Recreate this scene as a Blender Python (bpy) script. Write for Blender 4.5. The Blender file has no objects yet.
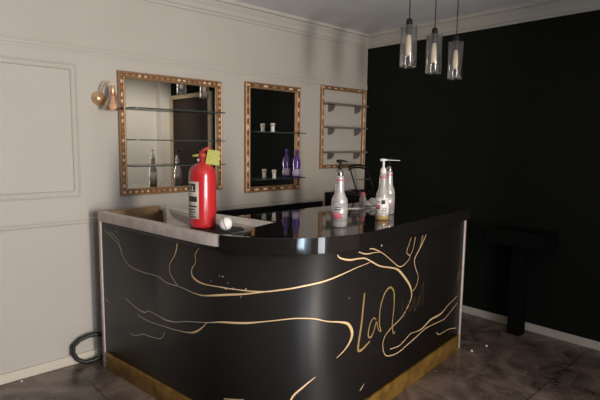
import bpy, bmesh, math, random
from mathutils import Vector, Matrix
random.seed(7)
PI = math.pi
scene = bpy.context.scene
COL = scene.collection

# ------------------------------------------------------------------ camera
CAM = Vector((-4.2888, -3.579, 1.6))
yaw, pit, rol = math.radians(47.3048), math.radians(6.5861), math.radians(0.7366)
fw = Vector((math.cos(yaw) * math.cos(pit), math.sin(yaw) * math.cos(pit), -math.sin(pit)))
r0 = Vector((math.sin(yaw), -math.cos(yaw), 0)); u0 = r0.cross(fw)
rr = r0 * math.cos(rol) + u0 * math.sin(rol); uu = u0 * math.cos(rol) - r0 * math.sin(rol)
cd = bpy.data.cameras.new('camera'); cam = bpy.data.objects.new('camera', cd); COL.objects.link(cam)
cam.matrix_world = Matrix(((rr.x, uu.x, -fw.x, CAM.x), (rr.y, uu.y, -fw.y, CAM.y), (rr.z, uu.z, -fw.z, CAM.z), (0, 0, 0, 1)))
cd.sensor_width = 36; cd.lens = 489.98 / 600 * 36; cd.clip_start = 0.05
scene.camera = cam

# ------------------------------------------------------------------ world, daylight, exposure
world = bpy.data.worlds.new('world'); scene.world = world; world.use_nodes = True
world.node_tree.nodes['Background'].inputs[0].default_value = (0.62, 0.75, 1.0, 1)
world.node_tree.nodes['Background'].inputs[1].default_value = 1.0

def area_light(name, loc, direction, sx, sy, energy, color):
    d = bpy.data.lights.new(name, 'AREA'); d.shape = 'RECTANGLE'; d.size = sx; d.size_y = sy
    d.energy = energy; d.color = color
    o = bpy.data.objects.new(name, d); COL.objects.link(o); o.location = loc
    o.rotation_euler = Vector(direction).to_track_quat('-Z', 'Y').to_euler()
    return o
# daylight coming in through the tall window and the two glazed doors behind the camera
area_light('window_daylight', (-3.03, -6.12, 1.47), (0, 1, 0), 0.42, 1.65, 172, (1.0, 0.90, 0.80))
area_light('door_daylight_left', (-3.94, -6.12, 1.03), (0, 1, 0.55), 0.55, 2.0, 62, (0.66, 0.82, 1.0))
area_light('door_daylight_right', (-2.34, -6.12, 1.03), (-.15, 1, 0.55), 0.42, 2.0, 22, (0.92, 0.95, 1.0))
# added out-of-view fill spot, no real fixture, brightening the partition on the far right
sd_ = bpy.data.lights.new('partition_fill_spot', 'SPOT'); sd_.energy = 52; sd_.color = (1.0, 0.93, 0.84); sd_.spot_size = 1.9; sd_.spot_blend = 1.0; sd_.shadow_soft_size = 0.05
so_ = bpy.data.objects.new('partition_fill_spot', sd_); COL.objects.link(so_); so_.location = (-.62, -3.45, 2.74)
so_.rotation_euler = Vector((0, -.75, -1)).to_track_quat('-Z', 'Y').to_euler()
scene.view_settings.view_transform = 'Standard'; scene.view_settings.look = 'None'
scene.view_settings.exposure = 0.1; scene.view_settings.gamma = 1.0
scene.view_settings.use_curve_mapping = False

# ------------------------------------------------------------------ materials
def mat(name, color, rough=0.5, metal=0.0, noise=None, bump=None, coat=0.0, trans=0.0, ior=1.45, alpha=1.0, emit=None, spec=0.5):
    """noise = (scale, colour2, amount, detail); bump = (scale, strength)"""
    m = bpy.data.materials.new(name); m.use_nodes = True
    nt = m.node_tree; b = nt.nodes['Principled BSDF']
    b.inputs['Base Color'].default_value = (*color, 1); b.inputs['Roughness'].default_value = rough
    b.inputs['Metallic'].default_value = metal; b.inputs['Coat Weight'].default_value = coat
    b.inputs['Transmission Weight'].default_value = trans; b.inputs['IOR'].default_value = ior
    b.inputs['Alpha'].default_value = alpha; b.inputs['Specular IOR Level'].default_value = spec
    if emit:
        b.inputs['Emission Color'].default_value = (*emit[0], 1); b.inputs['Emission Strength'].default_value = emit[1]
    tc = nt.nodes.new('ShaderNodeTexCoord')
    if noise:
        n = nt.nodes.new('ShaderNodeTexNoise'); n.inputs['Scale'].default_value = noise[0]
        n.inputs['Detail'].default_value = noise[3] if len(noise) > 3 else 4
        nt.links.new(tc.outputs['Object'], n.inputs['Vector'])
        cr = nt.nodes.new('ShaderNodeValToRGB'); cr.color_ramp.elements[0].position = 0.35; cr.color_ramp.elements[1].position = 0.65
        cr.color_ramp.elements[0].color = (*color, 1); cr.color_ramp.elements[1].color = (*noise[1], 1)
        mx = nt.nodes.new('ShaderNodeMix'); mx.data_type = 'RGBA'; mx.inputs[0].default_value = noise[2]
        mx.inputs[6].default_value = (*color, 1)
        nt.links.new(n.outputs['Fac'], cr.inputs['Fac']); nt.links.new(cr.outputs['Color'], mx.inputs[7])
        nt.links.new(mx.outputs[2], b.inputs['Base Color'])
    if bump:
        n2 = nt.nodes.new('ShaderNodeTexNoise'); n2.inputs['Scale'].default_value = bump[0]; n2.inputs['Detail'].default_value = 3
        nt.links.new(tc.outputs['Object'], n2.inputs['Vector'])
        bp = nt.nodes.new('ShaderNodeBump'); bp.inputs['Strength'].default_value = bump[1]; bp.inputs['Distance'].default_value = 0.01
        nt.links.new(n2.outputs['Fac'], bp.inputs['Height']); nt.links.new(bp.outputs['Normal'], b.inputs['Normal'])
    return m

def glass_mat(name, tint=(1, 1, 1), mixf=0.12, rough=0.02):
    """thin clear glass: mostly transparent with a glossy film"""
    m = bpy.data.materials.new(name); m.use_nodes = True; nt = m.node_tree
    nt.nodes.remove(nt.nodes['Principled BSDF']); out = nt.nodes['Material Output']
    t = nt.nodes.new('ShaderNodeBsdfTransparent'); t.inputs[0].default_value = (*tint, 1)
    g = nt.nodes.new('ShaderNodeBsdfGlossy'); g.inputs['Roughness'].default_value = rough
    lw = nt.nodes.new('ShaderNodeLayerWeight'); lw.inputs['Blend'].default_value = 0.35
    ma = nt.nodes.new('ShaderNodeMath'); ma.operation = 'MULTIPLY_ADD'; ma.inputs[1].default_value = 0.8; ma.inputs[2].default_value = mixf
    ma.use_clamp = True
    mx = nt.nodes.new('ShaderNodeMixShader')
    nt.links.new(lw.outputs['Facing'], ma.inputs[0]); nt.links.new(ma.outputs[0], mx.inputs[0])
    nt.links.new(t.outputs[0], mx.inputs[1]); nt.links.new(g.outputs[0], mx.inputs[2]); nt.links.new(mx.outputs[0], out.inputs[0])
    return m

M = {}
M['wall'] = mat('grey_paint', (0.50, 0.46, 0.405), 0.55, noise=(1.6, (0.46, 0.415, 0.36), 0.5), bump=(60, 0.04))
M['light_paint'] = mat('light_paint', (0.84, 0.81, 0.75), 0.6)
M['trim'] = mat('grey_trim_paint', (0.50, 0.465, 0.415), 0.45)
M['black_wall'] = mat('black_paint', (0.0135, 0.0155, 0.0115), 0.7, noise=(2, (0.011, 0.013, 0.0095), 0.5), spec=0.04)
M['ceiling'] = mat('ceiling_paint', (0.78, 0.78, 0.78), 0.8, noise=(3, (0.66, 0.665, 0.67), 0.6), bump=(25, 0.15))
M['base'] = mat('cream_baseboard', (0.62, 0.55, 0.45), 0.5)
M['gold_frame'] = mat('antique_gold', (0.40, 0.235, 0.12), 0.45, 0.4, noise=(40, (0.27, 0.145, 0.07), 0.6))
M['frame_groove'] = mat('dark_gilding', (0.17, 0.085, 0.04), 0.5, 0.4, noise=(60, (0.3, 0.15, 0.06), 0.6))
M['bead'] = mat('bright_gilding', (1.0, 0.76, 0.52), 0.3, 0.15)
M['bead_dull'] = mat('dull_gilding', (0.62, 0.36, 0.19), 0.4, 0.4)
M['mirror'] = mat('mirror_glass', (0.90, 0.89, 0.86), 0.015, 1.0)
M['shelf_glass'] = mat('green_shelf_glass', (0.10, 0.13, 0.115), 0.05, 0.0, trans=0.0, alpha=0.55)
M['shelf_edge'] = mat('glass_edge', (0.05, 0.065, 0.058), 0.2)
M['grey_shelf'] = mat('grey_shelf', (0.16, 0.145, 0.13), 0.35)
M['bracket'] = mat('bracket_metal', (0.22, 0.19, 0.165), 0.4, 0.3)
M['top'] = mat('black_gloss_stone', (0.012, 0.010, 0.009), 0.06, coat=0.2, spec=0.8)
M['panel'] = mat('black_laminate', (0.015, 0.013, 0.012), 0.44, spec=0.36)
nt = M['panel'].node_tree; tg_ = nt.nodes.new('ShaderNodeTangent'); tg_.direction_type = 'RADIAL'; tg_.axis = 'Z'
nt.nodes['Principled BSDF'].inputs['Anisotropic'].default_value = 0.95; nt.nodes['Principled BSDF'].inputs['Anisotropic Rotation'].default_value = 0.25
nt.links.new(tg_.outputs[0], nt.nodes['Principled BSDF'].inputs['Tangent'])
M['vein'] = mat('gold_vein', (0.80, 0.55, 0.30), 0.4, 0.25)
M['vein_pale'] = mat('pale_vein', (0.58, 0.48, 0.36), 0.5, 0.1)
M['letter'] = mat('gold_lettering', (0.42, 0.28, 0.11), 0.4, 0.3)
M['letter_dim'] = mat('worn_lettering', (0.065, 0.042, 0.022), 0.5)
M['kick'] = mat('brushed_gold', (0.44, 0.25, 0.055), 0.4, 0.6, noise=(11, (0.20, 0.105, 0.022), 0.9), bump=(18, 0.25))
M['raw'] = mat('raw_grey_board', (0.72, 0.63, 0.58), 0.42, noise=(14, (0.50, 0.40, 0.37), 0.7), bump=(40, 0.2))
M['raw_dark'] = mat('grey_board', (0.27, 0.24, 0.21), 0.5, noise=(12, (0.22, 0.19, 0.17), 0.6))
M['raw_white'] = mat('white_board_edge', (0.68, 0.60, 0.55), 0.5, noise=(25, (0.48, 0.38, 0.345), 0.6))
M['rail_white'] = mat('white_rail', (0.85, 0.79, 0.72), 0.3)
M['ply'] = mat('brown_plywood', (0.36, 0.22, 0.115), 0.6, noise=(7, (0.27, 0.16, 0.08), 0.7))
M['black'] = mat('black_plastic', (0.007, 0.007, 0.007), 0.5, spec=0.25)
M['matt_black'] = mat('matt_black_paint', (0.006, 0.0065, 0.0055), 0.8, spec=0.05)
M['black_metal'] = mat('black_metal', (0.02, 0.018, 0.017), 0.35, 0.4)
M['red'] = mat('red_enamel', (0.50, 0.022, 0.026), 0.22, coat=0.5)
M['red_dark'] = mat('red_valve', (0.42, 0.04, 0.03), 0.4)
M['label'] = mat('extinguisher_label', (0.62, 0.55, 0.47), 0.5)
M['ink'] = mat('black_ink', (0.03, 0.028, 0.028), 0.5)
M['brass'] = mat('brass', (0.85, 0.58, 0.34), 0.36, 0.75)
M['tag'] = mat('yellow_green_tag', (0.52, 0.50, 0.14), 0.7, noise=(90, (0.36, 0.38, 0.08), 0.8))
M['yellow'] = mat('yellow_plastic', (0.7, 0.62, 0.12), 0.5)
M['white'] = mat('white_plastic', (0.78, 0.74, 0.70), 0.35)
M['silver'] = mat('silver_label', (0.56, 0.53, 0.51), 0.28, 0.35, noise=(45, (0.40, 0.37, 0.36), 0.7))
M['pink_print'] = mat('pink_print', (0.62, 0.10, 0.14), 0.5)
M['clear'] = glass_mat('clear_glass', (0.97, 0.96, 0.94), 0.12)
M['lamp_glass'] = glass_mat('lamp_glass', (0.97, 0.96, 0.94), 0.07, 0.10)
M['amber'] = mat('amber_syrup', (0.50, 0.33, 0.14), 0.15, coat=0.5)
M['clear_milky'] = mat('bottle_body', (0.40, 0.37, 0.33), 0.15, coat=0.5)
M['chrome'] = mat('dark_chrome', (0.35, 0.32, 0.30), 0.2, 0.9)
M['bulb'] = mat('bulb_glass', (0.95, 0.80, 0.66), 0.12, emit=((1.0, 0.78, 0.58), 0.25))
M['candle'] = mat('lamp_tube', (0.80, 0.68, 0.56), 0.3, emit=((1.0, 0.8, 0.6), 0.12))
M['purple'] = mat('purple_liquid', (0.11, 0.05, 0.26), 0.15, coat=0.5)
M['lilac'] = mat('lilac_label', (0.52, 0.42, 0.58), 0.4)
M['pink_cap'] = mat('pink_cap', (0.75, 0.22, 0.26), 0.4)
M['bag'] = mat('clear_film', (0.62, 0.60, 0.58), 0.2, alpha=0.45)
M['hose'] = mat('black_rubber', (0.015, 0.014, 0.013), 0.5)
M['dark_panel'] = mat('dark_brown_panel', (0.05, 0.04, 0.033), 0.7, spec=0.1)

def floor_material():
    m = bpy.data.materials.new('brown_marble_tiles'); m.use_nodes = True; nt = m.node_tree; b = nt.nodes['Principled BSDF']
    tc = nt.nodes.new('ShaderNodeTexCoord')
    n = nt.nodes.new('ShaderNodeTexNoise'); n.inputs['Scale'].default_value = 3.2; n.inputs['Detail'].default_value = 8; n.inputs['Distortion'].default_value = 1.3
    nt.links.new(tc.outputs['Object'], n.inputs['Vector'])
    cr = nt.nodes.new('ShaderNodeValToRGB'); e = cr.color_ramp.elements
    e[0].position = 0.3; e[0].color = (0.055, 0.039, 0.031, 1); e[1].position = 0.72; e[1].color = (0.22, 0.165, 0.14, 1)
    e2 = e.new(0.5); e2.color = (0.11, 0.079, 0.065, 1)
    nt.links.new(n.outputs['Fac'], cr.inputs['Fac'])
    w = nt.nodes.new('ShaderNodeTexNoise'); w.inputs['Scale'].default_value = 5; w.inputs['Detail'].default_value = 6; w.inputs['Distortion'].default_value = 2.5
    nt.links.new(tc.outputs['Object'], w.inputs['Vector'])
    vr = nt.nodes.new('ShaderNodeValToRGB'); ve = vr.color_ramp.elements
    ve[0].position = 0.485; ve[0].color = (0, 0, 0, 1); ve[1].position = 0.515; ve[1].color = (0, 0, 0, 1)
    v3 = ve.new(0.5); v3.color = (0.55, 0.55, 0.55, 1)
    nt.links.new(w.outputs['Fac'], vr.inputs['Fac'])
    mv = nt.nodes.new('ShaderNodeMix'); mv.data_type = 'RGBA'
    nt.links.new(vr.outputs['Color'], mv.inputs[0]); nt.links.new(cr.outputs['Color'], mv.inputs[6]); mv.inputs[7].default_value = (0.26, 0.22, 0.19, 1)
    br = nt.nodes.new('ShaderNodeTexBrick'); br.offset = 0; br.inputs['Scale'].default_value = 1.0
    br.inputs['Brick Width'].default_value = 0.8; br.inputs['Row Height'].default_value = 0.8; br.inputs['Mortar Size'].default_value = 0.0035
    br.inputs['Color1'].default_value = (1, 1, 1, 1); br.inputs['Color2'].default_value = (1, 1, 1, 1); br.inputs['Mortar'].default_value = (0.35, 0.35, 0.35, 1)
    nt.links.new(tc.outputs['Object'], br.inputs['Vector'])
    mm = nt.nodes.new('ShaderNodeMix'); mm.data_type = 'RGBA'; mm.blend_type = 'MULTIPLY'; mm.inputs[0].default_value = 1
    nt.links.new(mv.outputs[2], mm.inputs[6]); nt.links.new(br.outputs['Color'], mm.inputs[7]); nt.links.new(mm.outputs[2], b.inputs['Base Color'])
    b.inputs['Roughness'].default_value = 0.22
    return m
M['floor'] = floor_material()

# ------------------------------------------------------------------ mesh helpers
class MB:
    def __init__(s): s.bm = bmesh.new(); s.mi = 0; s.mats = []
    def use(s, key):
        if key not in s.mats: s.mats.append(key)
        s.mi = s.mats.index(key); return s
    def face(s, vs, smooth=False):
        try:
            f = s.bm.faces.new(vs); f.material_index = s.mi; f.smooth = smooth; return f
        except ValueError: return None
    def box(s, a, b, rot=None, piv=None):
        vs = []
        for z in (a[2], b[2]):
            for x, y in ((a[0], a[1]), (b[0], a[1]), (b[0], b[1]), (a[0], b[1])):
                p = Vector((x, y, z))
                if rot is not None:
                    p = rot @ (p - Vector(piv)) + Vector(piv)
                vs.append(s.bm.verts.new(p))
        for f in ((3, 2, 1, 0), (4, 5, 6, 7), (0, 1, 5, 4), (1, 2, 6, 5), (2, 3, 7, 6), (3, 0, 4, 7)): s.face([vs[i] for i in f])
        return s
    def prism(s, poly, z0, z1, smooth_side=False):
        a = [s.bm.verts.new((x, y, z0)) for x, y in poly]; b = [s.bm.verts.new((x, y, z1)) for x, y in poly]
        n = len(poly)
        s.face(a[::-1]); s.face(b)
        for i in range(n): s.face((a[i], a[(i + 1) % n], b[(i + 1) % n], b[i]), smooth_side)
        return s
    def tube(s, pts, r, n=10, caps=True):
        pts = [Vector(p) for p in pts]; rings = []; up = None
        for i, p in enumerate(pts):
            t = (pts[min(i + 1, len(pts) - 1)] - pts[max(i - 1, 0)]).normalized()
            if up is None:
                up = Vector((0, 0, 1)) if abs(t.z) < 0.9 else Vector((1, 0, 0))
            x = t.cross(up).normalized(); y = x.cross(t).normalized(); up = y
            q = r[i] if isinstance(r, (list, tuple)) else r
            rings.append([s.bm.verts.new(p + x * math.cos(2 * PI * k / n) * q + y * math.sin(2 * PI * k / n) * q) for k in range(n)])
        for i in range(len(rings) - 1):
            for k in range(n): s.face((rings[i][k], rings[i][(k + 1) % n], rings[i + 1][(k + 1) % n], rings[i + 1][k]), True)
        if caps: s.face(rings[0][::-1]); s.face(rings[-1])
        return s
    def lathe(s, prof, c=(0, 0, 0), n=32, a0=0, a1=2 * PI, axis=None):
        """prof = [(r, z)]"""
        full = abs(a1 - a0 - 2 * PI) < 1e-6; m = n if full else n + 1
        R = axis.to_track_quat('Z', 'Y').to_matrix() if axis is not None else Matrix.Identity(3)
        rings = []
        for r, z in prof:
            if r < 1e-6: rings.append([s.bm.verts.new(Vector(c) + R @ Vector((0, 0, z)))])
            else: rings.append([s.bm.verts.new(Vector(c) + R @ Vector((r * math.cos(a0 + (a1 - a0) * k / n), r * math.sin(a0 + (a1 - a0) * k / n), z))) for k in range(m)])
        for i in range(len(rings) - 1):
            A, B = rings[i], rings[i + 1]
            for k in range(n):
                k2 = (k + 1) % m
                if len(A) == 1 and len(B) == 1: continue
                if len(A) == 1: s.face((A[0], B[k2], B[k]), True)
                elif len(B) == 1: s.face((A[k], A[k2], B[0]), True)
                else: s.face((A[k], A[k2], B[k2], B[k]), True)
        return s
    def build(s, name, key=None, parent=None, bevel=0, loc=(0, 0, 0), fix=True):
        if fix: bmesh.ops.recalc_face_normals(s.bm, faces=s.bm.faces)
        me = bpy.data.meshes.new(name); s.bm.to_mesh(me); s.bm.free()
        keys = s.mats if s.mats else [key]
        for k in keys: me.materials.append(M[k])
        o = bpy.data.objects.new(name, me); COL.objects.link(o); o.location = loc
        if parent is not None: o.parent = parent
        if bevel:
            b = o.modifiers.new('bevel', 'BEVEL'); b.width = bevel; b.segments = 2; b.limit_method = 'ANGLE'
        return o

def empty(name, loc=(0, 0, 0)):
    o = bpy.data.objects.new(name, None); COL.objects.link(o); o.location = loc; o.empty_display_size = 0.1; return o
def tag(o, label, cat, group=None):
    o['label'] = label; o['category'] = cat
    if group: o['group'] = group
    return o
def struct(o): o['kind'] = 'structure'; return o
def copy_tree(o, parent=None):
    c = o.copy(); COL.objects.link(c)
    if parent is not None: c.parent = parent
    for ch in list(o.children): copy_tree(ch, c)
    return c
def sweep(mb, path, prof, closed=False):
    """path = [(point, out_dir)] where out_dir is the mitred horizontal offset dir; prof = [(offset, z)]"""
    rings = [[mb.bm.verts.new(Vector(p) + Vector(d) * o + Vector((0, 0, z))) for o, z in prof] for p, d in path]
    n = len(prof)
    for i in range(len(rings) - 1):
        for k in range(n): mb.face((rings[i][k], rings[i][(k + 1) % n], rings[i + 1][(k + 1) % n], rings[i + 1][k]))
    mb.face(rings[0]); mb.face(rings[-1][::-1])

# vein, speck and lettering paths on the curved front: (distance along the front, height, width)
VEINS = {
    'a1': ((0.052, 0.996, 3), (0.164, 0.951, 3), (0.237, 0.912, 3), (0.271, 0.857, 3), (0.345, 0.803, 3), (0.478, 0.787, 3), (0.59, 0.789, 3), (0.683, 0.79, 3), (0.774, 0.768, 3), (0.897, 0.771, 3), (1.013, 0.761, 4), (1.101, 0.763, 6), (1.194, 0.781, 9), (1.29, 0.799, 10), (1.36, 0.809, 8), (1.431, 0.822, 7), (1.484, 0.831, 6)),
    'a1b': ((0.125, 0.992, 3), (0.214, 0.958, 3), (0.243, 0.92, 3), (0.266, 0.877, 3)),
    'a2': ((0.88, 1.054, 8), (0.874, 0.998, 8), (0.848, 0.944, 5), (0.803, 0.888, 3), (0.801, 0.837, 3), (0.844, 0.797, 3), (0.873, 0.776, 3)),
    'a3': ((1.105, 1.053, 3), (1.045, 0.987, 4), (1.046, 0.939, 3), (1.012, 0.896, 5), (1.015, 0.857, 9), (1.06, 0.837, 10), (1.122, 0.83, 6), (1.201, 0.832, 5), (1.325, 0.831, 5), (1.415, 0.83, 5), (1.484, 0.831, 6), (1.552, 0.84, 7), (1.62, 0.849, 7), (1.688, 0.86, 7), (1.776, 0.873, 7), (1.84, 0.886, 7), (1.921, 0.906, 6), (2.014, 0.926, 4), (2.128, 0.936, 3)),
    'm1': ((0.287, 0.57, 2), (0.36, 0.552, 2), (0.443, 0.531, 4), (0.523, 0.528, 5), (0.569, 0.548, 3), (0.678, 0.542, 4), (0.761, 0.536, 6), (0.862, 0.551, 4), (0.94, 0.575, 3), (1.051, 0.599, 3), (1.134, 0.616, 3), (1.213, 0.635, 6), (1.265, 0.643, 9), (1.379, 0.654, 9), (1.485, 0.67, 5), (1.587, 0.683, 5), (1.656, 0.687, 5), (1.746, 0.678, 5), (1.821, 0.655, 5), (1.903, 0.638, 8), (1.959, 0.616, 14), (1.99, 0.564, 17), (1.981, 0.519, 12), (1.94, 0.473, 6), (1.886, 0.438, 2)),
    'm2': ((0.441, 0.491, 3), (0.499, 0.485, 4), (0.6, 0.482, 3), (0.718, 0.49, 2), (0.841, 0.499, 2), (0.938, 0.511, 4), (1.013, 0.527, 10), (1.059, 0.551, 10), (1.102, 0.583, 5), (1.134, 0.615, 3)),
    'm3': ((0.337, 0.343, 1.5), (0.398, 0.342, 1.5), (0.494, 0.378, 1.5), (0.596, 0.387, 1.5), (0.694, 0.405, 2), (0.738, 0.457, 3)),
    'm4': ((0.033, 0.507, 2), (0.087, 0.49, 3)),
    'b1': ((1.759, 0.352, 2), (1.723, 0.328, 6), (1.68, 0.295, 9), (1.642, 0.263, 10), (1.621, 0.224, 8), (1.6, 0.168, 4)),
    'b2': ((1.249, 0.207, 4), (1.371, 0.225, 3)),
    'b3': ((2.067, 0.192, 2), (2.085, 0.204, 6), (2.108, 0.222, 2)),
    'r1': ((1.877, 1.014, 4), (1.895, 0.994, 7), (1.958, 0.976, 9), (2.012, 0.975, 7), (2.083, 0.967, 7), (2.148, 0.937, 8), (2.249, 0.892, 7), (2.401, 0.852, 8), (2.471, 0.822, 13), (2.545, 0.766, 15), (2.616, 0.7, 14), (2.647, 0.646, 11), (2.643, 0.6, 8), (2.583, 0.541, 6), (2.508, 0.501, 5), (2.398, 0.474, 5), (2.328, 0.443, 5), (2.303, 0.4, 5), (2.323, 0.337, 5), (2.373, 0.301, 5), (2.498, 0.283, 5), (2.629, 0.298, 6), (2.753, 0.315, 6), (2.885, 0.334, 5), (3.044, 0.326, 4), (3.179, 0.319, 4), (3.282, 0.346, 4), (3.407, 0.385, 4)),
    'r2': ((2.395, 0.339, 4), (2.521, 0.325, 5), (2.651, 0.36, 5), (2.721, 0.353, 2), (2.823, 0.348, 8), (2.943, 0.376, 10), (3.055, 0.375, 11), (3.138, 0.379, 7), (3.239, 0.411, 4), (3.4, 0.443, 4)),
    'r2b': ((3.386, 0.565, 3), (3.423, 0.645, 3)),
    'r3': ((2.124, 1.015, 5), (2.183, 1.003, 5), (2.285, 0.957, 4), (2.376, 0.902, 4), (2.469, 0.849, 5), (2.538, 0.85, 4), (2.609, 0.886, 4), (2.561, 0.923, 4), (2.589, 0.973, 4), (2.612, 1.012, 4)),
    'r3b': ((2.025, 1.012, 3), (2.09, 0.991, 6), (2.184, 0.985, 3), (2.239, 0.978, 3)),
    'r4': ((2.672, 1.008, 5), (2.642, 0.928, 4), (2.605, 0.896, 4)),
    'r5': ((2.823, 1.003, 5), (2.757, 0.935, 7), (2.672, 0.862, 7), (2.69, 0.798, 5), (2.732, 0.734, 4), (2.713, 0.675, 4), (2.662, 0.649, 4)),
    'r6': ((2.776, 1.003, 5), (2.737, 0.918, 4)),
    'r7': ((3.051, 0.256, 2), (3.104, 0.222, 4), (3.19, 0.218, 2), (3.279, 0.213, 3), (3.413, 0.183, 5)),
}
SPECKS =  [(0.199, 1.031, 2), (0.191, 1.007, 2), (0.292, 0.967, 1.5), (1.228, 0.892, 1.5), (1.247, 0.892, 2), (1.167, 0.856, 1.5), (1.241, 0.834, 2), (1.266, 0.829, 3), (1.308, 0.834, 2.5), (1.382, 0.839, 2), (1.278, 0.861, 1.5), (1.354, 0.793, 1.5), (2.253, 1.015, 3), (0.486, 0.449, 1.5), (1.962, 0.763, 1.5)]
LETTERS = {
    'L': [(2.086, 0.767, 6), (2.077, 0.694, 7), (2.064, 0.586, 8), (2.046, 0.497, 8), (2.042, 0.445, 8), (2.07, 0.437, 8), (2.117, 0.452, 7), (2.154, 0.465, 5)],
    'a': [(2.216, 0.577, 3), (2.19, 0.594, 4), (2.158, 0.578, 5), (2.14, 0.541, 6), (2.136, 0.501, 6), (2.163, 0.486, 6), (2.194, 0.514, 5), (2.219, 0.561, 5), (2.231, 0.54, 4), (2.251, 0.503, 4), (2.279, 0.486, 4)],
    'V': [(2.279, 0.486, 4), (2.255, 0.545, 5), (2.259, 0.636, 5), (2.297, 0.707, 6), (2.333, 0.733, 6), (2.373, 0.738, 6), (2.411, 0.706, 6), (2.422, 0.653, 6), (2.42, 0.583, 5), (2.408, 0.496, 5), (2.425, 0.433, 6), (2.449, 0.439, 3)],
    'f1': [(2.518, 0.63, 2), (2.529, 0.568, 2), (2.56, 0.5, 2), (2.582, 0.548, 2), (2.618, 0.599, 2), (2.618, 0.539, 2), (2.638, 0.52, 2), (2.694, 0.601, 2), (2.695, 0.505, 2), (2.721, 0.526, 2), (2.758, 0.593, 2), (2.758, 0.524, 2), (2.808, 0.686, 2), (2.816, 0.53, 2)],
}
# ------------------------------------------------------------------ the room shell
X0, Y0, ZC = -7.0, -6.0, 2.775
struct(MB().box((X0 - .1, Y0 - .1, -0.1), (0.1, 0.1, 0.0)).build('floor', 'floor'))
struct(MB().box((X0 - .1, Y0 - .1, ZC), (0.1, 0.1, ZC + 0.1)).build('ceiling', 'ceiling'))
struct(MB().box((X0, 0, 0), (0.0, 0.1, ZC)).build('wall_back', 'wall'))
struct(MB().box((0, -4.50, 0), (0.1, 0.1, ZC)).build('wall_right', 'black_wall'))
# the black wall ends at a light partition that juts into the room, with a slim pilaster
struct(MB().box((-2.18, -4.78, 0), (0.1, -4.68, ZC)).box((-.20, -4.68, 0), (0.1, -4.50, ZC)).build('wall_partition', 'light_paint'))
struct(MB().box((0, Y0, 0), (0.1, -4.78, ZC)).build('wall_right_rear', 'wall'))
struct(MB().box((X0 - .1, Y0, 0), (X0, 0.1, ZC)).build('wall_left', 'black_wall'))
# wall behind the camera with its window and glazed door
w = MB()
def wb(x0, x1, z0, z1): w.box((x0, Y0 - .1, z0), (x1, Y0, z1))
wb(X0, -4.27, 0, ZC); wb(-4.27, -3.61, 2.1, ZC); wb(-3.61, -3.30, 0, ZC); wb(-3.30, -2.76, 0, .60); wb(-3.30, -2.76, 2.34, ZC)
wb(-2.76, -2.60, 0, ZC); wb(-2.60, -2.08, 2.1, ZC); wb(-2.08, 0, 0, ZC)
struct(w.build('wall_front', 'wall'))
def glazing(name, x0, x1, z0, z1, muntins):
    g = MB(); t = .04
    g.box((x0, Y0 - .07, z0), (x0 + t, Y0 - .01, z1)).box((x1 - t, Y0 - .07, z0), (x1, Y0 - .01, z1)).box((x0 + t, Y0 - .07, z1 - t), (x1 - t, Y0 - .01, z1)).box((x0 + t, Y0 - .07, z0), (x1 - t, Y0 - .01, z0 + t))
    for x in muntins: g.box((x - .035, Y0 - .07, z0 + t), (x + .035, Y0 - .01, z1 - t))
    struct(g.build(name, 'trim'))
glazing('window_1', -3.30, -2.76, .60, 2.34, ()); glazing('door_1', -4.27, -3.61, 0, 2.1, ()); glazing('door_2', -2.60, -2.08, 0, 2.1, ())

# cornice on the grey and the black wall, mitred in the corner
cp = [(0, 2.640), (0.012, 2.640), (0.016, 2.655), (0.012, 2.662), (0.022, 2.672), (0.030, 2.700), (0.050, 2.735), (0.054, 2.745), (0.074, 2.748), (0.078, 2.762), (0.078, 2.775), (0, 2.775)]
c = MB(); sweep(c, [((X0, 0, 0), (0, -1, 0)), ((0, 0, 0), (-1, -1, 0)), ((0, -4.50, 0), (-1, 0, 0))], cp)
struct(c.build('trim_1', 'trim'))
# picture rail on the grey wall
rp = lambda z, w_=0.012, h=0.05: [(0, z), (w_ * .6, z), (w_, z + h * .25), (w_ * .5, z + h * .4), (w_ * .5, z + h * .6), (w_, z + h * .75), (w_ * .7, z + h), (0, z + h)]
c = MB(); sweep(c, [((X0, 0, 0), (0, -1, 0)), ((0, 0, 0), (0, -1, 0))], rp(2.195, .008, .06)); struct(c.build('trim_2', 'wall'))
# dado rail
c = MB(); sweep(c, [((X0, 0, 0), (0, -1, 0)), ((0, 0, 0), (0, -1, 0))], rp(1.012, .010, .038)); struct(c.build('trim_3', 'wall'))
# panel moulding frame on the grey wall
def ring_sweep(mb, x0, x1, z0, z1, prof, y=0.0):
    """prof = [(inset from the outer edge, height off the wall)] around a rectangle in the x-z plane"""
    cs = [(x0, z0, 1, 1), (x1, z0, -1, 1), (x1, z1, -1, -1), (x0, z1, 1, -1)]
    rings = [[mb.bm.verts.new((x + sx * i, y - h, z + sz * i)) for i, h in prof] for x, z, sx, sz in cs]
    n = len(prof)
    for i in range(4):
        A, B = rings[i], rings[(i + 1) % 4]
        for k in range(n): mb.face((A[k], A[(k + 1) % n], B[(k + 1) % n], B[k]))
c = MB(); ring_sweep(c, -4.75, -3.09, 1.205, 2.125, [(0, 0), (0.0, .005), (.012, .009), (.02, .004), (.034, .004), (.044, .007), (.05, 0)])
struct(c.build('trim_4', 'wall'))
# baseboards
struct(MB().box((X0, -0.016, 0), (-0.0, 0, 0.067)).build('baseboard_back', 'base', bevel=.003))
struct(MB().box((-0.016, -4.50, 0), (0, -0.016, 0.067)).build('baseboard_right', 'base', bevel=.003))

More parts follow.
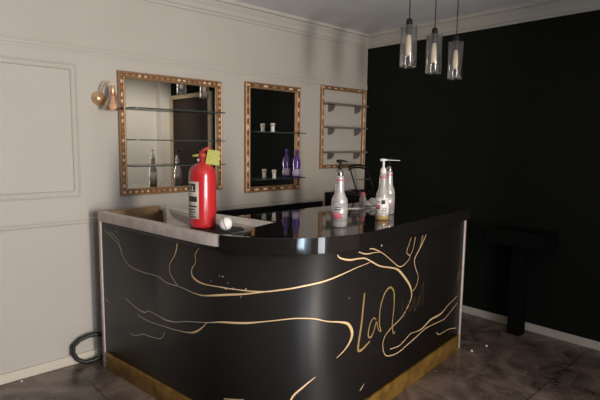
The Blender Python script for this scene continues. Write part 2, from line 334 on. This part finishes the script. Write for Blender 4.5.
# ------------------------------------------------------------------ gilded frames
def gilded_frame(name, x0, x1, z0, z1, fwid, depth, label, mirror=True, step=0.062):
    root = empty(name, (x0, 0, z0)); tag(root, label, 'mirror' if mirror else 'shelf frame')
    W, H = x1 - x0, z1 - z0
    f = MB(); f.use('gold_frame')
    prof = [(0, .0), (0, depth * .9), (.006, depth), (.014, depth * .9)]
    p2 = [(.014, depth * .9), (.018, depth * .74), (fwid - .018, depth * .74), (fwid - .014, depth * .9)]
    p3 = [(fwid - .014, depth * .9), (fwid - .007, depth * .97), (fwid, depth * .8), (fwid, 0)]
    def part(pr):
        cs = [(0, 0, 1, 1), (W, 0, -1, 1), (W, H, -1, -1), (0, H, 1, -1)]
        R = [[f.bm.verts.new((x + sx * i, -h, z + sz * i)) for i, h in pr] for x, z, sx, sz in cs]
        for i in range(4):
            A, B = R[i], R[(i + 1) % 4]
            for k in range(len(pr) - 1): f.face((A[k], A[k + 1], B[k + 1], B[k]))
    part(prof); f.use('frame_groove'); part(p2); f.use('gold_frame'); part(p3)
    # carved beads along the groove
    rnd = random.Random(int(W * 1000))
    def bead(x, z, horiz):
        f.use('bead' if rnd.random() < .6 else 'bead_dull')
        q = rnd.uniform(.6, 1.15)
        a, b = (step * .36 * q, .012) if horiz else (.012, step * .36 * q)
        c0 = f.bm.verts.new((x, -depth * 1.06, z)); ring = []
        for k in range(8):
            t = k * PI / 4
            ring.append(f.bm.verts.new((x + a * math.cos(t) * (1 if k % 2 == 0 else .75), -depth * .74, z + b * math.sin(t) * (1 if k % 2 == 0 else .75))))
        for k in range(8): f.face((c0, ring[k], ring[(k + 1) % 8]))
    nx = int((W - fwid) / step); nz = int((H - fwid) / step); g = fwid / 2
    for i in range(nx + 1):
        x = g + (W - fwid) * i / nx
        bead(x, g, True); bead(x, H - g, True)
    for i in range(1, nz):
        z = g + (H - fwid) * i / nz
        bead(g, z, False); bead(W - g, z, False)
    f.build('frame', None, root)
    if mirror:
        MB().box((fwid * .8, -.012, fwid * .8), (W - fwid * .8, -.004, H - fwid * .8)).build('mirror_glass', 'mirror', root)
    return root

m1 = gilded_frame('gilded_mirror', -2.813, -1.925, 1.195, 2.107, .05, .034, 'large gilt-framed mirror with three glass shelves, nearest the wall lamp', step=.046)
m2 = gilded_frame('gilded_mirror', -1.676, -1.018, 1.151, 2.135, .05, .034, 'narrow gilt-framed mirror with a purple bottle on its lower glass shelf', step=.092)
m3 = gilded_frame('gilded_shelf_frame', -0.728, -0.040, 1.345, 2.188, .038, .030, 'gilt frame without mirror, three bracketed shelves, beside the black wall', mirror=False, step=.092)

def glass_shelf(root, x0, x1, z, y0, y1, r=.04):
    ox, oy, oz = root.location
    pl = [(x0 - ox, y1), (x1 - ox, y1)]
    for k in range(5):
        a = k / 4 * PI / 2; pl.append((x1 - ox - r + r * math.cos(a), y0 + r - r * math.sin(a)))
    for k in range(5):
        a = k / 4 * PI / 2; pl.append((x0 - ox + r - r * math.sin(a), y0 + r - r * math.cos(a)))
    s = MB(); s.use('shelf_glass'); s.prism(pl, z - oz - .004, z - oz + .004)
    for f in s.bm.faces:
        if abs(f.normal.z) < .5 and len(f.verts) == 4:
            if 'shelf_edge' not in s.mats: s.mats.append('shelf_edge')
            f.material_index = 1
    s.bm.normal_update()
    for f in s.bm.faces: f.material_index = 1 if abs(f.normal.z) < .5 else 0
    return s.build('glass_shelf', None, root)
for z in (1.842, 1.611, 1.418):
    glass_shelf(m1, -2.762, -1.955, z, -.150, -.012)
for z in (1.697, 1.272):
    glass_shelf(m2, -1.625, -1.02, z, -.125, -.012, .02)
def bracket(root, x, z):
    ox, oy, oz = root.location
    b = MB(); pts = [(0, 0)]
    for k in range(9):
        a = k / 8 * PI / 2; pts.append((-.085 * math.cos(a), -.07 * math.sin(a)))
    # quarter-round plate, thickness along x
    A = [b.bm.verts.new((x - ox - .011, y - .001, z - oz + h)) for y, h in pts]; B = [b.bm.verts.new((x - ox + .011, y - .001, z - oz + h)) for y, h in pts]
    b.face(A); b.face(B[::-1]); n = len(pts)
    for i in range(n): b.face((A[i], A[(i + 1) % n], B[(i + 1) % n], B[i]))
    b.build('bracket', 'bracket', root)
for z in (2.005, 1.768, 1.513):
    ox, oy, oz = m3.location
    MB().box((-.700 - ox, -.115, z - oz - .007), (-.098 - ox, -.002, z - oz + .007)).build('shelf', 'grey_shelf', m3)
    for x in (-.60, -.19): bracket(m3, x, z - .007)

# ------------------------------------------------------------------ wall lamp
sc = empty('wall_sconce', (-2.95, 0, 1.90)); tag(sc, 'brass wall lamp with clear bell glass shade left of the large mirror', 'wall lamp')
MB().lathe([(0, 0), (.05, 0), (.05, .006), (.044, .012), (.03, .016), (.026, .026), (0, .03)], (0, 0, 0), 28, axis=Vector((0, -1, 0))).build('backplate', 'brass', sc)
MB().tube([(0, -.02, 0), (.004, -.04, .03), (.010, -.065, .075), (.025, -.085, .104), (.045, -.098, .108), (.06, -.105, .095), (.062, -.105, .08)], .0055, 10).build('arm', 'brass', sc)
MB().lathe([(0, .085), (.012, .085), (.016, .078), (.018, .02), (.014, .015), (0, .015)], (.062, -.105, 0), 20).build('socket', 'brass', sc)
M['amber_glass'] = glass_mat('amber_lamp_glass', (1.0, 0.84, 0.68), 0.16)
gb = MB().lathe([(.018, .045), (.022, .03), (.034, 0), (.050, -.030), (.064, -.055), (.070, -.070), (.066, -.084), (.063, -.082), (.066, -.070), (.061, -.056), (.047, -.031), (.031, 0), (.02, .03)], (.062, -.105, 0), 28).build('lamp_shade', 'amber_glass', sc)
MB().lathe([(0, -.085), (.014, -.082), (.024, -.070), (.027, -.056), (.023, -.042), (.013, -.025), (.012, .02), (0, .02)], (.062, -.105, 0), 20).build('bulb', 'bulb', sc)

# ------------------------------------------------------------------ pendant lamps
def pendant(x, y, zc, label):
    root = empty('pendant_lamp', (x, y, ZC)); tag(root, label, 'pendant lamp', 'glass cylinder pendants over the bar')
    z = zc - ZC; h = .135; R = .056
    MB().tube([(0, 0, 0), (0, 0, z + h + .03)], .0035, 8).build('cable', 'black', root)
    MB().lathe([(0, z + h + .05), (.012, z + h + .05), (.02, z + h + .04), (.022, z + h + .02), (.022, z + h - .045), (.018, z + h - .055), (0, z + h - .055)], (0, 0, 0), 20).build('socket', 'black_metal', root)
    for k in range(3):
        a = 2 * PI * k / 3 + .4
        MB().tube([(.02 * math.cos(a), .02 * math.sin(a), z + h - .015), (R * 1.14 * math.cos(a), R * 1.14 * math.sin(a), z + h - .015)], .003, 6).build('shade_holder', 'chrome', root)
    g = MB().lathe([(R, z - h), (R, z + h), (R - .004, z + h), (R - .004, z - h)], (0, 0, 0), 36)
    g.bm.faces.ensure_lookup_table(); g.build('lamp_shade', 'lamp_glass', root)
    MB().lathe([(0, z + h - .055), (.012, z + h - .057), (.016, z + .05), (.019, z + .02), (.02, z - .03), (.016, z - .055), (0, z - .065)], (0, 0, 0), 20).build('bulb', 'candle', root)
    return root
pendant(-1.435, -1.552, 2.262, 'clear glass cylinder pendant lamp hanging nearest the mirrors, leftmost of three')
pendant(-1.132, -1.558, 2.250, 'clear glass cylinder pendant lamp hanging in the middle of three')
pendant(-0.840, -1.562, 2.240, 'clear glass cylinder pendant lamp, lowest, rightmost of three, closest to black wall')

# ------------------------------------------------------------------ the bar counter
th = math.radians(6.8)
dA = Vector((math.sin(th), -math.cos(th))); dB = Vector((math.cos(th), math.sin(th)))
A0 = Vector((-3.036, -.205)); T_, R_ = 1.741, .68
K_ = A0 + dA * T_; cen = K_ - dA * R_ + dB * R_; LA = T_ - R_; LC = R_ * PI / 2; SEND = 3.473
def cur(s, off=0.0):
    if s < LA: P = A0 + dA * s; n = -dB
    elif s < LA + LC:
        a = (s - LA) / R_; n = -dB * math.cos(a) + dA * math.sin(a); P = cen + n * R_
    else: P = K_ + dB * (R_ + s - LA - LC); n = dA
    return P + n * off
def srange(a, b, ds=.035):
    xs = [a]; lo, hi = max(a, LA), min(b, LA + LC)
    if hi > lo:
        n = max(2, int((hi - lo) / ds)); xs += [lo + (hi - lo) * i / n for i in range(n + 1)]
    xs.append(b); out = []
    for x in xs:
        if not out or x - out[-1] > 1e-4: out.append(x)
    return out
def curved_slab(mb, s0, s1, o_out, o_in, z0, z1, ds=.035):
    ss = srange(s0, s1, ds); L = []
    for s in ss:
        a, b = cur(s, o_out), cur(s, o_in)
        L.append([mb.bm.verts.new((a.x, a.y, z0)), mb.bm.verts.new((a.x, a.y, z1)), mb.bm.verts.new((b.x, b.y, z1)), mb.bm.verts.new((b.x, b.y, z0))])
    for i in range(len(L) - 1):
        for k in range(4): mb.face((L[i][k], L[i][(k + 1) % 4], L[i + 1][(k + 1) % 4], L[i + 1][k]), k == 0 or k == 2)
    mb.face(L[0]); mb.face(L[-1][::-1])

counter = empty('bar_counter', (A0.x, A0.y, 0)); tag(counter, 'black curved bar counter with gold marble veins and worn gold script lettering', 'bar counter')
ORG = Vector((A0.x, A0.y, 0))
def shift(mb):
    bmesh.ops.translate(mb.bm, verts=mb.bm.verts, vec=-ORG); return mb
def ribbon(mb, pts, off=.0012):
    """pts = (s, z, width in half-pixels) laid as an inlay on the panel face"""
    sm = []
    P = [(a, b, c) for a, b, c in pts]
    n = len(P)
    for i in range(n - 1):
        p0, p1, p2, p3 = P[max(i - 1, 0)], P[i], P[i + 1], P[min(i + 2, n - 1)]
        for k in range(4):
            t = k / 4
            sm.append(tuple(.5 * (2 * p1[j] + (p2[j] - p0[j]) * t + (2 * p0[j] - 5 * p1[j] + 4 * p2[j] - p3[j]) * t * t + (3 * p1[j] - p0[j] - 3 * p2[j] + p3[j]) * t ** 3) for j in range(3)))
    sm.append(P[-1]); prev = None
    for i, (s, z, w) in enumerate(sm):
        a = sm[max(i - 1, 0)]; b = sm[min(i + 1, len(sm) - 1)]
        d = Vector((b[0] - a[0], b[1] - a[1]));
        if d.length < 1e-6: continue
        d.normalize(); nn = Vector((-d.y, d.x)) * max(w, 3.2) * VW
        q = []
        for sg in (1, -1):
            ss, zz = s + nn.x * sg, z + nn.y * sg
            zz = min(max(zz, .13), 1.022); ss = min(max(ss, .03), SEND - .03)
            c_ = cur(ss, off); q.append(mb.bm.verts.new((c_.x, c_.y, zz)))
        if prev: mb.face((prev[0], prev[1], q[1], q[0]))
        prev = q
VW = .00058
fp = MB(); fp.use('panel'); curved_slab(fp, 0.006, SEND - .004, 0, -.02, .115, 1.028, .03); curved_slab(fp, 0.006, 1.225, 0, -.02, 1.028, 1.050, .03)
nbase = len(fp.bm.faces)
bmesh.ops.recalc_face_normals(fp.bm, faces=fp.bm.faces)
for k, pts in VEINS.items():
    if k in ('a1', 'a1b', 'm2', 'm3', 'm4', 'm1'):
        # pale, thin start and a golden rest
        cut = {'a1': 10, 'a1b': 9, 'm2': 6, 'm3': 9, 'm4': 9, 'm1': 11}[k]
        fp.use('vein_pale'); ribbon(fp, pts[:cut + 1])
        if len(pts) > cut + 1: fp.use('vein'); ribbon(fp, pts[cut:])
    else:
        fp.use('vein'); ribbon(fp, pts)
fp.use('vein_pale')
for s, z, w in SPECKS:
    ring = []
    for k in range(6):
        c_ = cur(s + .0022 * w * math.cos(k * PI / 3), .0012); ring.append(fp.bm.verts.new((c_.x, c_.y, z + .0022 * w * math.sin(k * PI / 3))))
    fp.face(ring)
shift(fp).build('front_panel', None, counter, fix=False)
lt = MB()
VW = .00095
for k, pts in LETTERS.items():
    lt.use('letter_dim' if k == 'f1' else 'letter'); ribbon(lt, pts, .0022)
o = shift(lt).build('lettering', None, counter, fix=False)
# gold kick plate
kp = MB(); curved_slab(kp, 0.035, SEND - .02, .012, -.004, 0.0, .120); shift(kp).build('kick_plate', 'kick', counter, bevel=.002)
# pale raw posts closing both ends of the curved front
def post(s0, s1, o0, o1, z0, z1, key):
    m_ = MB(); curved_slab(m_, s0, s1, o0, o1, z0, z1); return shift(m_).build('edge_strip', key, counter)
post(-.028, 0.005, .006, -.03, 0, 1.055, 'raw_white'); post(SEND - .003, SEND + .028, .006, -.03, 0, 1.026, 'raw_white')
# raw front rim left of the worktop, rail behind it
rim = MB(); curved_slab(rim, -.03, 1.225, .006, -.045, 1.050, 1.115); shift(rim).build('front_rim', 'raw', counter, bevel=.002)
def pt(t, inn):  # point t along the left face, inn metres inwards
    q = A0 + dA * t + dB * inn; return (q.x, q.y)
rr_ = MB().prism([(-2.545, -.165), (-2.585, -.165), (-2.60, -.60), (-2.565, -1.335), (-2.378, -1.280), (-2.390, -1.20)], 1.090, 1.115)
shift(rr_).build('rear_rim', 'rail_white', counter)
# end panel along the wall, plywood inside
ep = MB(); ep.prism([pt(-.028, .047), pt(-.028, .50), pt(0.0, .50), pt(0.0, .047)], 0.0, 1.113); shift(ep).build('end_panel', 'ply', counter)
ip = MB(); ip.prism([(-2.575, -.24), (-2.545, -.24), (-2.40, -1.20), (-2.43, -1.20)], 0.0, 1.089); shift(ip).build('inner_panel', 'ply', counter)
# grey filler board in the trough
fb = MB(); fb.prism([(-2.90, -.87), (-2.575, -.20), (-2.585, -.70), (-2.555, -1.325), (-2.85, -1.34), (-2.865, -1.17)], 1.074, 1.090); shift(fb).build('filler_board', 'raw_dark', counter)
# torn white film hanging over the raw edge of that board
tf = MB(); A = [(-2.868, -.83, 1.093), (-2.555, -.205, 1.127), (-2.74, -.66, 1.10), (-2.875, -1.10, 1.118)]
va = [tf.bm.verts.new(Vector(q)) for q in A]; vb = [tf.bm.verts.new(Vector(q) + Vector((.004, .002, .004))) for q in A]
tf.face(va); tf.face(vb[::-1])
for i in range(4): tf.face((va[i], va[(i + 1) % 4], vb[(i + 1) % 4], vb[i]))
shift(tf).build('torn_film', 'raw_white', counter)
# carcass of the right arm behind the worktop
cb = MB(); q = [cur(s, -.03) for s in srange(1.30, SEND - .01, .08)]
poly = [(v.x, v.y) for v in q] + [(-.80, -.99), (-2.38, -.99), (-2.37, -1.2), (-2.60, -1.38)]
cb.prism(poly, .06, 1.020); shift(cb).build('carcass', 'black', counter)

# worktop
wt = MB()
outer = [cur(s, .014) for s in srange(1.235, SEND + .075, .037)]
lip = [cur(s, -.02) for s in srange(1.235, 1.40, .06)]
poly = [(v.x, v.y) for v in outer] + [(-.70, -.93), (-2.415, -.93), (-2.365, -1.285), (-2.61, -1.36)] + [(v.x, v.y) for v in lip[::-1]]
wt.prism(poly, 1.029, 1.117)
top = wt.build('countertop', 'top', None, bevel=.0015); tag(top, 'glossy black worktop with curved front lying on the bar counter', 'countertop')
ge = MB(); a = cur(1.40, -.035); ge.prism([(a.x, a.y), (a.x + .012, a.y - .010), (-2.600, -1.373), (-2.612, -1.363)], 1.117, 1.119); ge.build('gold_edging', 'kick', top)

# ------------------------------------------------------------------ behind the counter
bc = MB(); bc.use('black'); bc.box((-2.12, -.40, 0), (-.68, -.001, .93)); bc.box((-2.12, -.022, .93), (-.68, -.001, 1.008))
bc = bc.build('back_counter', None, None, bevel=.003); tag(bc, 'low black back counter with upstand along the grey wall under the mirrors', 'counter')
fr = empty('bar_fridge', (-.345, -.29, 0)); tag(fr, 'black box-shaped bar fridge in the corner under the bracketed shelves', 'fridge')
MB().box((-.31, -.22, .05), (.31, .265, 1.10)).box((-.29, -.2, 0), (.29, .24, .05)).build('body', 'black', fr, bevel=.008)
MB().box((-.305, -.25, .08), (.305, -.222, 1.09)).build('door', 'black', fr, bevel=.005)
MB().tube([(-.26, -.25, .62), (-.26, -.28, .64), (-.26, -.28, .94), (-.26, -.25, .96)], .008, 8).build('handle', 'black_metal', fr)

st = empty('wire_rack', (-.435, -.26, 1.1035)); tag(st, 'black metal rack with curved top rails standing on the bar fridge in the corner', 'rack')
for sx in (-1, 1):
    MB().tube([(sx * .135, -.13, .005), (sx * .13, -.02, .255)], .0075, 8).build('upright', 'black_metal', st)
    MB().tube([(sx * .135, -.13, .005), (sx * .135, .18, .005)], .007, 8).build('foot', 'black_metal', st)
bk = MB()
for dz, amp in ((.262, .022), (.238, .020)):
    bk.tube([(-.15 + .30 * k / 10, -.02 + .03 * math.sin(PI * k / 10), dz + amp * math.sin(PI * k / 10)) for k in range(11)], .009, 8)
bk.build('back_rail', 'black_metal', st)
MB().tube([(-.13, -.07, .140), (.13, -.07, .140)], .006, 8).build('crossbar', 'grey_shelf', st)

# black pedestal before the black wall
pd = empty('pedestal_stand', (-.16, -1.86, 0)); tag(pd, 'black pedestal stand with square leg standing before the black wall', 'stand')
MB().box((-.055, -.055, 0), (.055, .055, .78)).build('leg', 'matt_black', pd, bevel=.004)
MB().prism([(-.14, -.25), (.13, -.25), (.13, .25), (-.14, .25)], .78, .90).build('tabletop', 'matt_black', pd, bevel=.006)

# black hose bulging out between the counter and the wall
hp = [(-2.93, -.085, .175), (-2.985, -.075, .185), (-3.04, -.065, .203), (-3.095, -.055, .202), (-3.158, -.05, .185), (-3.201, -.05, .149), (-3.205, -.05, .098), (-3.178, -.055, .045), (-3.13, -.065, .016), (-3.074, -.07, .016), (-3.02, -.08, .03), (-2.95, -.10, .045)]
tag(MB().tube(hp, .0155, 10).build('rubber_hose', 'hose'), 'black rubber hose looping out at the floor beside the bar counter end', 'hose')

# gold framed dark panel further along the black wall, seen in the large mirror
gp = empty('framed_panel', (0, -3.8, 0)); tag(gp, 'tall gold-framed dark panel on the black wall, seen reflected in the mirror', 'framed panel')
f = MB()
for a, b in (((-.04, -.69, .02), (0, -.61, 2.40)), ((-.04, .56, .02), (0, .66, 2.40)), ((-.04, -.61, 2.33), (0, .56, 2.40))): f.box(a, b)
M['pale_gold'] = mat('pale_gold', (0.62, 0.50, 0.33), 0.5)
f.build('frame', 'pale_gold', gp, bevel=.008)
MB().box((-.012, -.61, .02), (-.001, .56, 2.33)).build('panel', 'dark_panel', gp)

# ------------------------------------------------------------------ fire extinguisher
WT = 1.1172
ex = empty('fire_extinguisher', (-2.822, -1.175, 1.1155)); tag(ex, 'red fire extinguisher standing on the left end of the bar', 'fire extinguisher')
sb = MB(); sb.prism([pt(.96, .028), pt(.96, .20), pt(1.16, .24), pt(1.222, .20), pt(1.222, .028)], 1.1155, 1.1210)
sb = sb.build('support_board', 'black'); tag(sb, 'thin black board under the fire extinguisher and white ball', 'board')
ex.location.z = 1.1212
r = .0765
MB().lathe([(0, .004), (r - .012, 0), (r - .003, .008), (r, .022), (r, .295), (r - .003, .315), (r - .012, .335), (r - .030, .352), (.024, .362), (.020, .368), (0, .368)], (0, 0, 0), 48).build('cylinder', 'red', ex)
MB().lathe([(0, .366), (.017, .366), (.017, .395), (.022, .397), (.022, .412), (.014, .42), (0, .42)], (0, 0, 0), 20).build('valve', 'red_dark', ex)
hd = MB(); vd = Vector((CAM.x + 2.822, CAM.y + 1.175, 0)).normalized(); rt = Vector((-vd.y, vd.x, 0)) * 1.0
rt = Vector((.736, -.677, 0))
def along(a, z, dpt=0): return rt * a + vd * dpt + Vector((0, 0, z))
MB().tube([along(.012, .400), along(-.02, .405), along(-.055, .402)], [.009, .008, .005], 8).build('lower_handle', 'yellow', ex)
MB().tube([along(-.012, .418), along(.012, .437), along(.045, .452)], [.010, .009, .006], 8).build('lever', 'red_dark', ex)
MB().tube([along(-.005, .382), along(-.028, .378)], .008, 10).build('pressure_gauge', 'white', ex)
tg = MB(); R3 = Matrix.Rotation(math.radians(-6), 3, vd)
cs = [R3 @ (rt * a + Vector((0, 0, z))) + along(.058, .395) for a, z in ((-.038, -.042), (.040, -.042), (.038, .040), (-.032, .042))]
fa = [tg.bm.verts.new(c_ + vd * .012) for c_ in cs]; fb_ = [tg.bm.verts.new(c_ - vd * .012) for c_ in cs]
tg.face(fa); tg.face(fb_[::-1])
for i in range(4): tg.face((fa[i], fa[(i + 1) % 4], fb_[(i + 1) % 4], fb_[i]))
tg.build('tag', 'tag', ex, bevel=.003)
# wrapped paper label on the cylinder's left side
ca = math.atan2(vd.y, vd.x)
def wrap(parent, name, key, a0, a1, z0, z1, rad, n=12):
    m_ = MB(); m_.lathe([(rad, z0), (rad + .0008, z0), (rad + .0008, z1), (rad, z1)], (0, 0, 0), n, a0=a0, a1=a1); return m_.build(name, key, parent)
wl = wrap(ex, 'label', 'label', ca - math.radians(86), ca - math.radians(16), .055, .262, r)
ink = MB(); ink.use('ink')
for z0, z1, a0, a1 in ((.205, .250, -80, -30), (.150, .180, -80, -24), (.120, .128, -78, -26), (.104, .110, -78, -34), (.090, .095, -78, -30), (.076, .080, -78, -40), (.062, .068, -78, -28)):
    ink.lathe([(r + .001, z0), (r + .0014, z0), (r + .0014, z1), (r + .001, z1)], (0, 0, 0), 8, a0=ca + math.radians(a0), a1=ca + math.radians(a1))
ink.use('label')
for z0, z1, a0, a1 in ((.215, .236, -48, -42), (.222, .243, -62, -56), (.210, .216, -70, -36)):
    ink.lathe([(r + .0015, z0), (r + .0019, z0), (r + .0019, z1), (r + .0015, z1)], (0, 0, 0), 8, a0=ca + math.radians(a0), a1=ca + math.radians(a1))
ink.build('print', None, wl)

# white ball beside it
bl = empty('white_ball', (-2.790, -1.355, 1.1212 + .037)); tag(bl, 'small white ball with a dark seam right of the fire extinguisher', 'ball')
MB().lathe([(.037 * math.sin(PI * k / 16), -.037 * math.cos(PI * k / 16)) for k in range(17)], (0, 0, 0), 28).build('shell', 'white', bl)
MB().lathe([(.0365, -.0015), (.0380, -.0015), (.0380, .0015), (.0365, .0015)], (0, 0, 0), 28, axis=Vector((.736, -.677, .35)).normalized()).build('seam', 'ink', bl).location = Vector((.736, -.677, .35)).normalized() * .0

# ------------------------------------------------------------------ syrup bottles
def bottle_profile(R): return [(0, 0), (R - .006, 0), (R, .006), (R, .148), (R * .95, .164), (.0355, .182), (.0285, .200), (.0255, .222), (.0238, .265), (.0220, .290), (.0190, .300), (0, .300)]
def syrup_bottle(loc, kind, label, spout_dir, rot=0):
    root = empty('syrup_bottle', loc); tag(root, label, 'bottle'); R = .0475 if spout_dir[2] == .045 else .0425
    if kind == 'silver':
        MB().lathe(bottle_profile(R), n=36).build('glass_body', 'silver', root)
    else:
        b = MB(); b.use('amber').lathe([(0, 0), (R - .006, 0), (R, .006), (R, .030)], n=36); b.use('clear_milky').lathe([(R, .030)] + bottle_profile(R)[3:], n=36)
        b.build('glass_body', None, root)
    v = Vector((CAM.x - loc[0], CAM.y - loc[1])); a = math.atan2(v.y, v.x)
    lb = MB().lathe([(R, .035), (R + .0008, .035), (R + .0008, .145), (R, .145)], n=30).build('label', 'silver' if kind == 'silver' else 'white', root)
    pr = MB(); pr.use('pink_print')
    def patch(a0, a1, z0, z1, key, rad=R):
        pr.use(key); pr.lathe([(rad + .001, z0), (rad + .0015, z0), (rad + .0015, z1), (rad + .001, z1)], (0, 0, 0), 6, a0=a + math.radians(a0), a1=a + math.radians(a1))
    if kind == 'silver':
        patch(-38, -8, .052, .082, 'pink_print'); patch(-4, 18, .058, .080, 'pink_print'); patch(-34, 16, .102, .108, 'chrome'); patch(-30, 10, .116, .120, 'chrome')
    else:
        patch(-50, -18, .070, .098, 'pink_print'); patch(-8, 24, .105, .130, 'ink'); patch(-4, 40, .060, .066, 'chrome'); patch(0, 40, .076, .081, 'chrome'); patch(-44, -24, .112, .122, 'pink_print'); patch(0, 36, .044, .048, 'chrome')
    pr.build('print', None, lb)
    MB().lathe([(.0242, .268), (.0236, .268), (.0232, .278), (.0238, .278)], n=24).build('neck_band', 'pink_print', root)
    key = 'white' if kind == 'clear' else 'black'
    MB().lathe([(0, .297), (.019, .297), (.020, .303), (.018, .325), (.012, .336), (0, .336)], n=24).build('collar', 'white' if kind == 'clear' else 'chrome', root)
    MB().lathe([(0, .33), (.008, .33), (.007, .378), (0, .378)], n=14).build('pump_stem', key, root)
    sd = Vector((spout_dir[0], spout_dir[1], 0)).normalized()
    MB().tube([-sd * .022 + Vector((0, 0, .383)), Vector((0, 0, .385)), sd * .03 + Vector((0, 0, .384)), sd * spout_dir[2] + Vector((0, 0, .378 if spout_dir[2] < .08 else .382))], [.009, .009, .005, .0025] if spout_dir[2] < .08 else [.009, .009, .0022, .0018], 10).build('pump_head', key, root)
    return root
syrup_bottle((-2.185, -1.640, 1.1174), 'silver', 'silver syrup bottle with black pump standing alone near the curved counter edge', (.736, -.677, .045))
syrup_bottle((-1.765, -1.629, 1.1174), 'clear', 'clear syrup bottle with white pump, amber bottom and white label', (.736, -.677, .105))
syrup_bottle((-1.526, -1.496, 1.1174), 'silver', 'silver syrup bottle standing directly behind the one with the white pump', (.3, .9, .05))

# small pink-capped bottle and clear bag further back on the worktop
pb = empty('small_bottle', (-1.36, -1.125, 1.1174)); tag(pb, 'small translucent bottle with pink cap at the back of the countertop', 'bottle')
MB().lathe([(0, 0), (.024, 0), (.027, .004), (.027, .062), (.022, .075), (.014, .080), (0, .08)], n=24).build('body', 'clear_milky', pb)
MB().lathe([(0, .078), (.017, .078), (.018, .082), (.018, .102), (.013, .112), (0, .113)], n=20).build('cap', 'pink_cap', pb)
bg = MB(); bmesh.ops.create_icosphere(bg.bm, subdivisions=3, radius=1)
for v in bg.bm.verts:
    k = 1 + .22 * math.sin(5 * v.co.x + 3 * v.co.z) * math.cos(4 * v.co.y + 2 * v.co.x)
    v.co = Vector((v.co.x * .085 * k, v.co.y * .05 * k, max(-.028, v.co.z * .036 * k) + .028))
bg = bg.build('plastic_bag', 'bag', None, loc=(-1.27, -1.17, 1.1174)); tag(bg, 'crumpled clear plastic bag lying right of the small pink-capped bottle', 'bag')
tag(MB().tube([(-1.60, -1.14, 1.1212), (-1.52, -1.17, 1.1212), (-1.43, -1.22, 1.1212), (-1.36, -1.25, 1.1212), (-1.30, -1.25, 1.1212)], .0035, 8).build('plastic_tube', 'white'), 'thin white tube lying in front of the small pink-capped bottle', 'tube')

# ------------------------------------------------------------------ things on the narrow mirror's shelves
def shot_glass(x, y, z, label):
    root = empty('shot_glass', (x, y, z)); tag(root, label, 'glass')
    MB().lathe([(0, 0), (.018, 0), (.019, .003), (.016, .022), (.017, .04), (.022, .078), (.0205, .078), (.0155, .042), (0, .038)], n=24).build('glass_body', 'white', root)
    MB().lathe([(.0195, .05), (.0202, .05), (.0215, .066), (.0208, .066)], n=24).build('gold_band', 'brass', root)
    return root
shot_glass(-1.415, -.085, 1.7015, 'small white glass with gold band alone on the upper mirror shelf')
shot_glass(-1.395, -.085, 1.2765, 'small white glass with gold band on the lower shelf beside purple bottle')
pu = empty('liquor_bottle', (-1.115, -.085, 1.2765)); tag(pu, 'purple bottle with lilac label on the lower shelf of the narrow mirror', 'bottle')
MB().lathe([(0, 0), (.036, 0), (.040, .006), (.040, .05), (.034, .085), (.039, .13), (.037, .165), (.020, .195), (.014, .205), (.013, .235), (0, .235)], n=28).build('glass_body', 'purple', pu)
MB().lathe([(.0405, .015), (.0412, .015), (.0412, .045), (.0355, .080), (.0348, .080), (.0405, .045)], n=28).build('label', 'lilac', pu)
MB().lathe([(0, .232), (.016, .232), (.016, .262), (.012, .268), (0, .268)], n=20).build('cap', 'purple', pu)

# plaster crumbs by the counter's right end
for i, (x, y, r_) in enumerate(((-.80, -1.80, .012), (-.62, -1.83, .010), (-3.537, -.06, .009))):
    m_ = MB(); bmesh.ops.create_icosphere(m_.bm, subdivisions=1, radius=r_)
    for v in m_.bm.verts: v.co *= random.uniform(.75, 1.15); v.co.z = max(v.co.z, -r_ * .6) + r_ * .6
    tag(m_.build('plaster_chip', 'white', None, loc=(x, y, 0)), ('small white plaster chip on the floor at the counter end', 'smaller white plaster chip on the floor nearer the black wall', 'tiny white plaster chip on the floor beside the cream baseboard')[i], 'debris')
